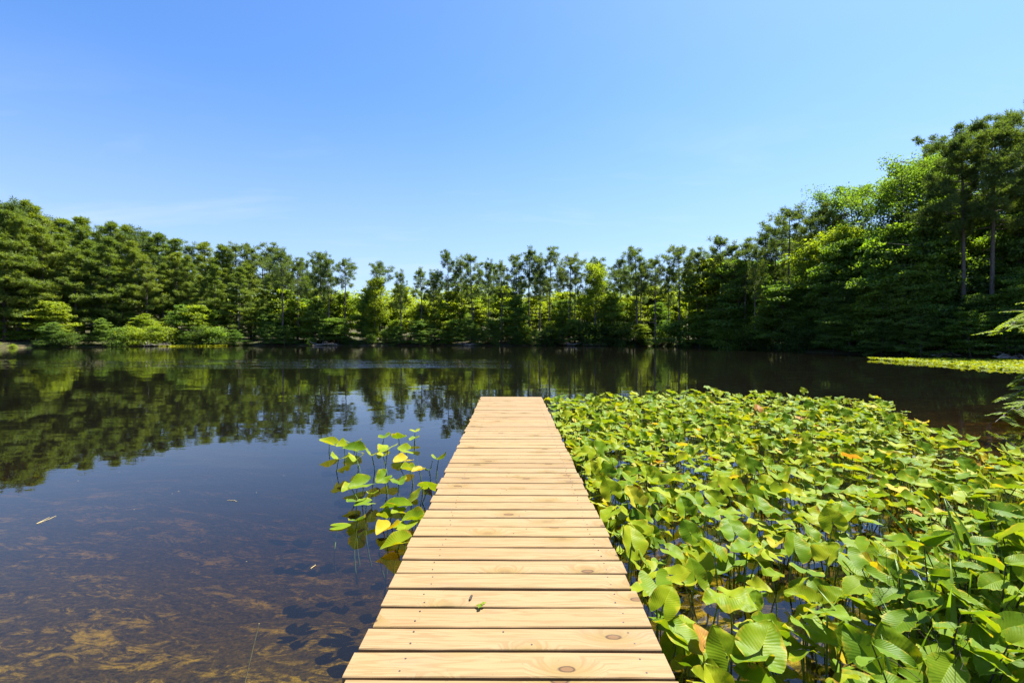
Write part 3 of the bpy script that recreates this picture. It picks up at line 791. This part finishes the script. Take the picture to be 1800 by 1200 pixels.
for (x, y) in pts:
    col_ = ('against the dock', 'second strip from dock', 'left of mid bed', 'right of mid bed', 'on the outer right')[min(4, int((x - .7) / 1.35))]
    band_ = ('nearest camera', 'a step out', 'two steps out', 'halfway out', 'beyond halfway', 'level with dock end', 'on the far fringe')[min(6, int((y - 1.2) / 1.45))]
    pl = thing('lily_plant', '', 'water plant', (x, y, 0), (0, 0, 0), 'spatterdock clumps in the bed right of the dock')
    ny_ = nbn_ = 0
    k_ = rl.randint(13, 16) if y < 9.8 else rl.randint(7, 9)
    edge = y > 9.3
    for q in range(k_):
        a_ = q * 6.283 / k_ + rl.uniform(-.5, .5); rr = .32 * math.sqrt(rl.uniform(.02, 1))
        lx, ly = rr * math.cos(a_), rr * math.sin(a_)
        if x + lx < .79: lx = .79 - x + rl.uniform(0, .05)
        yaw = math.pi + rl.gauss(0, 1.1) if rl.random() < .6 else rl.uniform(0, 6.28)
        ki = rl.randrange(len(KITS)); kit = KITS[ki]
        if ki % 6 == 0: yaw = rl.gauss(0, .7)
        sc = rl.uniform(.50, .96) * (1.0 if y < 3.2 else .98)
        mt_ = pickmat(); ny_ += mt_ == 'lily_y'; nbn_ += mt_ == 'lily_br'
        put_leaf(pl, kit, lx, ly, rl.uniform(-.07, .05), yaw, sc, mt_, y < 3.3)
        nleaf += 1
    look = 'all-green' if not ny_ + nbn_ else ('yellow-and-brown-leaved' if ny_ and nbn_ else ('brown-spotted' if nbn_ else ('one-yellow-leaf', 'two-yellow-leaf', 'many-yellow-leaf')[min(ny_, 3) - 1]))
    pl['label'] = '%s spatterdock clump %s, %s' % (look, band_, col_)
seen = {}
for o in C.objects:
    if o.name.startswith('lily_plant') and o.parent is None: seen.setdefault(o['label'], []).append(o)
for lb, os_ in seen.items():
    if len(os_) > 1:
        for q, o in enumerate(sorted(os_, key=lambda o: o.location.y)): o['label'] = lb + ', %s from the camera' % ordinal(q)
print('lily plants', len(pts), 'leaves', nleaf)

# the loose group on open water left of the dock: (x, y of leaf, y at the water, width) read off the photograph at 4x
LC = [(112,243,300,100,0),(275,237,290,125,0),(215,262,330,80,0),(300,290,440,120,1),(175,350,440,120,1),(300,350,410,105,1),(410,325,445,100,1),(500,185,238,80,2),(600,205,290,90,2),(715,148,205,66,2),(712,205,250,65,2),(525,270,415,130,2),(655,288,335,90,2),(490,330,400,80,2),(635,362,415,115,3),(880,355,480,105,4),(680,430,530,90,3),(745,430,580,75,3),(815,427,495,80,4),(495,478,600,95,3),(600,505,620,115,3),(350,530,650,140,5),(265,560,640,110,5),(410,597,660,80,5),(300,650,740,130,5),(370,660,760,110,5),(810,550,660,140,4),(695,640,750,140,6),(565,690,800,165,6),(305,785,850,110,5),(650,815,890,165,6),(520,850,935,140,6),(605,945,1010,170,7),(500,770,840,85,6),(720,780,860,120,6),(620,730,830,110,6)]
GLAB = ['small spatterdock clump farthest left on open water', 'spatterdock clump with tall stalks in the middle of the loose group', 'airy spatterdock clump farthest out left of the dock', 'spatterdock clump with a yellow leaf left of the dock', 'spatterdock clump touching the left dock edge with tall stalk', 'spatterdock clump of stacked pale leaves above the floating pad', 'dense spatterdock clump with a drooping yellow leaf by the dock', 'single low spatterdock leaf nearest camera left of the dock']
groups = {}
for (cx, cy, by, wd, gi) in LC:
    X_, yl, yb = 550 + cx / 4, 720 + cy / 4, 720 + by / 4
    Yd = CAM_Z * F / (yb - 586); Xd = PX(X_, Yd)
    zl = CAM_Z - (yl - 586) / F * Yd
    groups.setdefault(gi, []).append((Xd, Yd, max(.04, zl), wd / 4 / F * Yd, cx, cy))
for gi, L_ in groups.items():
    ox = sum(a[0] for a in L_) / len(L_); oy = sum(a[1] for a in L_) / len(L_)
    pl = thing('lily_plant', GLAB[gi], 'water plant', (ox, oy, 0), (0, 0, 0), 'loose spatterdock clumps left of the dock')
    for (xd, yd, zl, wd, cx, cy) in L_:
        up = (cx, cy) in ((810, 550), (695, 640))
        bl, sk, jn = leaf_kit(int(cx * 7 + cy), zl, .75 if up else rl.gauss(.12, .2), rl.gauss(0, .2), rl.choice([.2, .4, .7, .9]), rl.uniform(.5, 1.2), rl.uniform(0, .3), rl.uniform(0, .3))
        s_ = min(1.4, wd / .185)
        o = link('leaf', bl, pl, (min(xd, -.66) - ox, yd - oy, 0), (0, 0, math.pi + rl.gauss(0, .9)), (s_, s_, 1))
        if (cx, cy) in ((635, 362), (520, 850), (745, 430)):
            o.material_slots[0].link = 'OBJECT'; o.material_slots[0].material = M['lily_y']
        link('stalk', sk, o, sc=(1 / s_, 1 / s_, 1))
Yd = CAM_Z * F / (928 - 586)
pl = thing('floating_lily_pad', 'single pale green lily pad floating flat on open water', 'lily pad', (PX(592, Yd), Yd, 0), (0, 0, R(-75)))
link('leaf', FLAT[0], pl, sc=(.72, .72, 1)); link('stalk', stalk_m := mesh_tri('leaf_stalk', *stalk_tube((0, 0, .002), .005, -.4, 5), [M['stalk']], smooth=True), pl)

# distant floating pads: one strip on the right, one by the left bank
def pad_strip(name, poly, n, label, seed):
    r2 = random.Random(seed); xs = [a for a, _ in poly]; ys = [b_ for _, b_ in poly]; VV = []; TT = []; UU = []; k_ = 0
    src = [lily_blade(400 + q, .25 + .2 * (q % 3), .8, .2, .1) for q in range(6)]
    idx = [i_ for i_ in range(len(src[0][0]))]
    while k_ < n:
        x, y = r2.uniform(min(xs), max(xs)), r2.uniform(min(ys), max(ys))
        if not inpoly(x, y, poly): continue
        V, T_, U_ = src[k_ % 6]
        # thin the blade grid: keep every other row and only rim and rib columns
        m_ = Euler((r2.gauss(.1, .22), r2.gauss(0, .2), r2.uniform(0, 6.28))).to_matrix()
        Vn = (np.array(m_) @ (V * r2.uniform(.17, .26)).T).T + np.array([x, y, r2.uniform(.03, .12)])
        TT.append(T_ + sum(len(v) for v in VV[:0]) + k_ * len(V)); VV.append(Vn); UU.append(U_); k_ += 1
    o = link(name, mesh_tri(name, np.vstack(VV), np.vstack(TT), [M['lily']], smooth=True, uv=np.vstack(UU)))
    tag(o, label, 'lily pads', kind='stuff')
pad_strip('lily_pad_carpet', [(23.2, 30.0), (26.5, 29.6), (30.5, 27.6), (33, 24.5), (30, 20.0), (23.0, 20.2), (22.6, 22), (23.2, 25.0), (22.9, 28)], 2400, 'bright strip of lily pads lying off the right bank', 31)
pad_strip('lily_pad_carpet', [(-46.5, 62.5), (-38.5, 63.6), (-38.5, 60.2), (-46.5, 59.6)], 420, 'short bright strip of lily pads off the left bank', 32)

# ------------------------------------------------------------------ near right bank plants
rg = random.Random(21)
def blade_mesh(L, wd, bend, twist, seed, mat):
    r_ = random.Random(seed); V = []; T = []; n = 10
    for s_ in range(n + 1):
        t = s_ / n; w_ = wd * (.75 + .6 * t if t < .35 else (1 - ((t - .35) / .65) ** 1.8) * .96) / 2
        a_ = twist * t; y_ = bend * t ** 2.2 * L; z_ = L * (t - .35 * abs(bend) * t ** 3)
        for sgn, dz in ((-1, .0), (0, -.22), (1, .0)):
            V.append((sgn * w_ * math.cos(a_), y_ + sgn * w_ * math.sin(a_) + dz * w_, z_))
    for s_ in range(n):
        for j in range(2):
            p = s_ * 3 + j; T += [(p, p + 1, p + 4), (p, p + 4, p + 3)]
    return mesh_tri('grass_blade', V, T, [M[mat]], smooth=True)
BL = [blade_mesh(.85 + .08 * q, .032 + .005 * (q % 3), .04 + .045 * q, rg.uniform(-.8, .8), q, 'grass') for q in range(6)]
for q, (x, y, n, L, lb) in enumerate([(2.62, 2.40, 22, 1.0, 'clump of tall sword-shaped grass leaning left at right edge'), (2.00, 2.03, 14, .82, 'sword grass clump among broad leaves near bottom right'), (2.95, 2.85, 20, 1.0, 'sword grass clump behind the leaning one at right edge'), (2.30, 2.22, 13, .9, 'sword grass clump between two sapling shrubs'), (2.45, 2.65, 10, .8, 'thin sword grass clump at the back of the near tangle'), (1.68, 1.92, 8, .66, 'small sword grass clump nearest the dock')]):
    t = thing('sword_grass', lb, 'grass', (x, y, max(hz(x, y), -.3)), group='sword grass on the near bank')
    for k_ in range(n):
        a_ = rg.uniform(0, 6.28); L2 = L * rg.uniform(.6, 1.05)
        link('blade', BL[rg.randrange(6)], t, (rg.gauss(0, .07), rg.gauss(0, .07), -.05), (rg.gauss(0, .14), rg.gauss(-.13, .15), rg.gauss(0, .6) + (math.pi if rg.random() < .5 else 0)), (1, 1, L2))
def sap_leaf(seed):
    r_ = random.Random(seed); V = []; UV = []; T = []; n = 12; na = 4
    for side in (-1, 1):
        off = len(V)
        for s_ in range(n + 1):
            t = s_ / n; xo = .33 * math.sin(math.pi * t ** .85) ** .8 + .002
            for j in range(na):
                q = j / (na - 1); x = xo * q * (1 + (.05 * (1 if s_ % 2 else -1) if j == na - 1 else 0))
                V.append((side * x, t, .10 * q + .03 * math.sin(9 * t + side + seed) * q - .25 * t * t + .012 * math.sin(t * 40) * q)); UV.append((.5 + .5 * side * q, t))
        for a in range(n):
            for j in range(na - 1):
                p = off + a * na + j; f1 = (p, p + 1, p + na + 1); f2 = (p, p + na + 1, p + na)
                T += [f1, f2] if side > 0 else [f1[::-1], f2[::-1]]
    return mesh_tri('sapling_leaf', V, T, [M['alder']], smooth=True, uv=UV)
SL = [sap_leaf(q) for q in range(4)]
for q, (x, y, hgt, lb) in enumerate([(1.72, 1.86, .42, 'broad-leaved sapling with ribbed leaves at bottom edge right of dock'), (2.00, 2.05, .50, 'leafy sapling in the middle of the near bank tangle'), (2.45, 2.25, .55, 'broad-leaved sapling close to the right edge of the near bank'), (1.95, 1.72, .36, 'low broad-leaved sapling lowest on the near bank'), (2.30, 1.95, .45, 'bushy sapling at bottom right corner'), (2.9, 2.6, .55, 'sapling behind the leaning sword grass'), (2.15, 2.35, .5, 'sapling at the back of the near bank tangle'), (2.6, 2.5, .58, 'sapling between the back and right edge of the tangle'), (1.55, 1.60, .34, 'short sapling nearest the dock at the bottom edge'), (2.55, 1.95, .45, 'sapling just beyond the bottom right corner'), (3.2, 2.9, .55, 'sapling farthest right along the near bank')]):
    gz = max(hz(x, y), -.3); t = thing('alder_sapling', lb, 'sapling', (x, y, gz), group='saplings on the near bank')
    for st in range(5):
        b = MB(); top = np.array([rg.gauss(0, .14), rg.gauss(0, .14), hgt * rg.uniform(.75, 1.15) + .0 - min(0, gz)]); s = np.linspace(0, 1, 6)[:, None]
        pts_ = top * s + np.array([rg.gauss(0, .03), rg.gauss(0, .03), 0]) * np.sin(s * 3.1)
        b.tube(pts_, np.linspace(.006, .0025, 6), 5); link('stem', b.mesh('sapling_stem', M['twig']), t)
        for k_ in range(8):
            u = .35 + .65 * k_ / 7; p = pts_[-1] * u; s_ = rg.uniform(.12, .20)
            link('leaf', SL[rg.randrange(4)], t, tuple(p), (rg.gauss(.30, .45), rg.gauss(0, .35), k_ * 2.4 + rg.uniform(-.4, .4)), (s_, s_, s_))
for q, (x, y, hgt) in enumerate([(1.80, 2.0, .62), (2.10, 1.9, .66), (2.22, 2.2, .72), (1.62, 1.80, .48), (2.5, 2.05, .7)]):
    b = MB(); gz = max(hz(x, y), -.3); r_ = np.random.RandomState(q)
    def twig(p, d, L, rad, lev):
        n = 5; s = np.linspace(0, 1, n)[:, None]; pp = p + d * L * s + r_.normal(size=(n, 3)) * .012 * s
        b.tube(pp, np.linspace(rad, rad * .5, n), 4)
        if lev:
            for c_ in range(3):
                k_ = r_.randint(2, 5); d2 = unit(d + r_.normal(size=3) * .45); twig(pp[min(k_, n - 1)], d2, L * r_.uniform(.3, .55), rad * .55, lev - 1)
    for st in range(2): twig(np.array([r_.normal() * .04, r_.normal() * .04, 0]), unit(np.array([r_.normal() * .25, r_.normal() * .2, 1])), hgt, .0030, 2)
    o = link('dead_weed', b.mesh('dead_weed', M['twig']), None, (x, y, gz)); tag(o, 'thin black branching dead weed stalk on near bank, %s' % ('second from the dock', 'middle one of five', 'tall one right of the middle', 'shortest, nearest the dock', 'farthest right')[q], 'weed', 'dead weed stalks')

# grass stems standing in the shallows bottom left
Yd = 2.05
t = thing('dry_grass_stems', 'few thin straw coloured grass stems rising from shallows left of dock', 'grass', (PX(375, Yd), Yd, hz(PX(375, Yd), Yd)))
for q, (dx, L, ln) in enumerate([(.0, .90, .11), (.012, .62, .07), (-.05, .44, .06), (.21, .46, .10), (.03, .40, .03)]):
    b = MB(); s = np.linspace(0, 1, 8)[:, None]
    b.tube(np.array([dx, 0, 0]) + np.array([ln, .05, L]) * s + np.array([ln, 0, 0]) * s ** 2 * .5, np.linspace(.0048, .0018, 8), 5); link('stem', b.mesh('grass_stem', M['drygrass']), t)
# bits afloat
for q, (x0, y0, x1, y1, lb) in enumerate([(58, 923, 93, 909, 'pine needle pair floating far left on dark water'), (396, 881, 414, 884, 'short pale twig floating on the cloud reflection'), (543, 1003, 551, 996, 'tiny straw floating left of the dock')]):
    A = [(PX(a, CAM_Z * F / (c_ - 586)), CAM_Z * F / (c_ - 586), .004) for a, c_ in ((x0, y0), (x1, y1))]
    b = MB(); mid = np.mean(A, 0) + np.array([.01, .02, 0]); b.tube([A[0], mid, A[1]], [.0018, .0022, .0012], 5)
    if q == 0: b.tube([A[0], np.mean(A, 0) + np.array([-.01, -.03, 0]), np.array(A[1]) + np.array([-.03, -.03, 0])], [.0018, .0018, .001], 5)
    o = link('floating_twig', b.mesh('floating_twig', M['drygrass'])); tag(o, lb, 'twig')
r_ = np.random.RandomState(12); n = 150
fx = np.r_[r_.uniform(-5.5, -.9, 80), r_.uniform(6.5, 13, 70)]; fy = np.r_[r_.uniform(2.0, 7.5, 80), r_.uniform(6.5, 16, 70)]
keep = (np.abs(fx) < fy * 1.15) & (sdist(fx, fy) < -.3)
V, T_ = leaves(np.stack([fx, fy, np.full(n, .003)], 1)[keep][::3], .012, r_, .02, .5)
o = link('floating_specks', mesh_tri('floating_specks', V, T_, [M['drygrass']])); tag(o, 'tiny pale specks of plant debris scattered over open water', 'debris', kind='stuff')
# a leaf sprig and a curl of bark on the deck
Yd = 1.27 * F / (1073 - 586); t = thing('leaf_sprig', 'little green leaf sprig lying on the deck boards', 'sprig', (PX(846, Yd), Yd, DECK + .006))
for q, a_ in enumerate((.3, 1.4, 2.6, -.9)): link('leaf', SL[q], t, (0, 0, .004 * q), (.12, 0, a_), (.026, .026, .02))
b = MB(); b.tube([(-.012, -.012, .004), (0, 0, .006), (.013, .014, .004)], .0016, 5); link('stem', b.mesh('sprig_stem', M['stalk']), t)
Yd = 1.27 * F / (1056 - 586); b = MB(); b.tube([(-.004, -.016, .004), (0, -.004, .008), (.003, .008, .009), (.006, .018, .004)], [.003, .007, .006, .002], 6)
o = link('bark_flake', b.mesh('bark_flake', M['twig']), None, (PX(827, Yd), Yd, DECK)); tag(o, 'small dark curled bark flake lying on the deck', 'bark')

# dead branches lying along the banks
def snag(x, y, L, n, seed, label, spread=.6, up=.25):
    r_ = np.random.RandomState(seed); b = MB()
    for q in range(n):
        az = r_.uniform(0, 6.28); d = unit(np.array([math.cos(az), math.sin(az) * .5, r_.uniform(-.05, up)])); p = np.array([r_.normal() * spread, r_.normal() * spread * .4, .15]); l = L * r_.uniform(.4, 1)
        s = np.linspace(0, 1, 6)[:, None]; pp = p + d * l * s + r_.normal(size=(6, 3)) * .06 * s
        b.tube(pp, np.linspace(.045, .012, 6) * (L / 2), 5)
        for c_ in range(2):
            e = pp[r_.randint(2, 5)]; d2 = unit(d + r_.normal(size=3) * .6); b.tube([e, e + d2 * l * .2, e + d2 * l * .38 + np.array([0, 0, .04])], [.02 * L / 2, .012 * L / 2, .005], 4)
    o = link('dead_branches', b.mesh('dead_branches', M['dead']), None, (x, y, max(0, hz(x, y)))); tag(o, label, 'branches', 'dead branches at the water edge')
for q, (px, dy, L, n, lb) in enumerate([(272, -.9, 2.0, 14, 'pinkish grey brush heap at the left bank waterline'), (558, -.4, 2.6, 7, 'bleached dead branches below the left end of far bank'), (585, -.5, 2.0, 6, 'fallen dead limbs just right of the bleached branches, far bank'), (820, -.3, 2.0, 6, 'grey dead limbs at the waterline beyond the dock end'), (1010, -.3, 2.2, 7, 'tangle of grey sticks under the far bank pines right of dock'), (1052, -.4, 2.0, 8, 'bleached stick tangle right of centre on far bank'), (1775, -.5, 2.2, 8, 'bare grey branches hanging over pads at the right edge'), (1660, -.2, 1.6, 5, 'dead sticks in shade above the lily strip')]):
    Yd = shore(px) + dy; snag(PX(px, Yd), Yd, L, n, 50 + q, lb)

# tree just outside the right edge whose feathery branches reach into view
tr0 = np.array([13.4, 9.6, .4]); b = MB(); b.tube([tr0 * [1, 1, 0], tr0 + [.1, 0, 2], tr0 + [0, .2, 4.5], tr0 + [.2, .1, 7.5]], [.13, .11, .08, .03], 8)
r_ = np.random.RandomState(4); lf = []
def frond_branch(p, e, sag, n=26):
    s = np.linspace(0, 1, 9)[:, None]; pp = p + (e - p) * s - np.array([0, 0, sag]) * s ** 2 + np.array([0, 0, sag * .6]) * np.sin(s * 3.14)
    b.tube(pp, np.linspace(.028, .005, 9), 5, cap=False)
    for q in range(n):
        u = .40 + .6 * q / n; c = np.array([np.interp(u, s[:, 0], pp[:, k_]) for k_ in range(3)])
        az = r_.uniform(0, 6.28); d = unit(np.array([math.cos(az), math.sin(az), -.25 + r_.normal() * .2])); l = r_.uniform(.22, .5)
        b.tube([c, c + d * l * .5 + [0, 0, .01], c + d * l - [0, 0, .04]], [.006, .004, .002], 3, cap=False)
        sd_ = unit(np.cross(d, [0, 0, 1.0]))
        for k_ in range(15):
            v = (k_ + 1) / 15; pc = c + d * l * v - np.array([0, 0, .04 * v * v])
            for sg in (-1, 1):
                ll = .125 * (1.15 - .7 * v); a_ = unit(sd_ * sg + d * .55 + np.array([0, 0, -.15 + r_.normal() * .12])); w_ = unit(np.cross(a_, [r_.normal() * .25, r_.normal() * .25, 1.0])) * .019
                lf.append([pc, pc + a_ * ll * .45 + w_, pc + a_ * ll, pc + a_ * ll * .45 - w_])
for (hz0, px, yy, yd, sag) in [(2.6, 1752, 588, 9.4, .5), (2.9, 1770, 570, 9.9, .4), (2.3, 1800, 572, 8.8, .4), (1.6, 1752, 742, 8.2, .3), (1.5, 1775, 700, 8.5, .3), (1.7, 1795, 668, 8.9, .3), (1.3, 1790, 722, 8.0, .25), (3.4, 1840, 480, 9.5, .3), (1.2, 1830, 700, 8.3, .2)]:
    frond_branch(tr0 * [1, 1, 0] + [0, 0, hz0], np.array([PX(px, yd), yd, CAM_Z - (yy - 586) / F * yd + sag]), sag)
for q in range(26):
    az = r_.uniform(-1.6, 1.6); hh = r_.uniform(2.5, 7.2); l = r_.uniform(.9, 2.2)
    frond_branch(tr0 * [1, 1, 0] + [.05, .05, hh], tr0 * [1, 1, 0] + [math.cos(az) * l, math.sin(az) * l, hh + .5], .3, 10)
V = np.array(lf).reshape(-1, 3); qn = np.arange(len(lf))[:, None] * 4
t = thing('feathery_tree', 'tree at the right edge with bright feathery branches hanging over the pond', 'tree')
link('trunk', b.mesh('feathery_trunk', M['bark2'], True), t)
link('crown', mesh_tri('feathery_crown', V, np.vstack([qn + [0, 1, 2], qn + [0, 2, 3]]), [M['leaf_b']]), t)
print('objects', len(bpy.data.objects), 'tris', sum(len(m.polygons) for m in bpy.data.meshes))
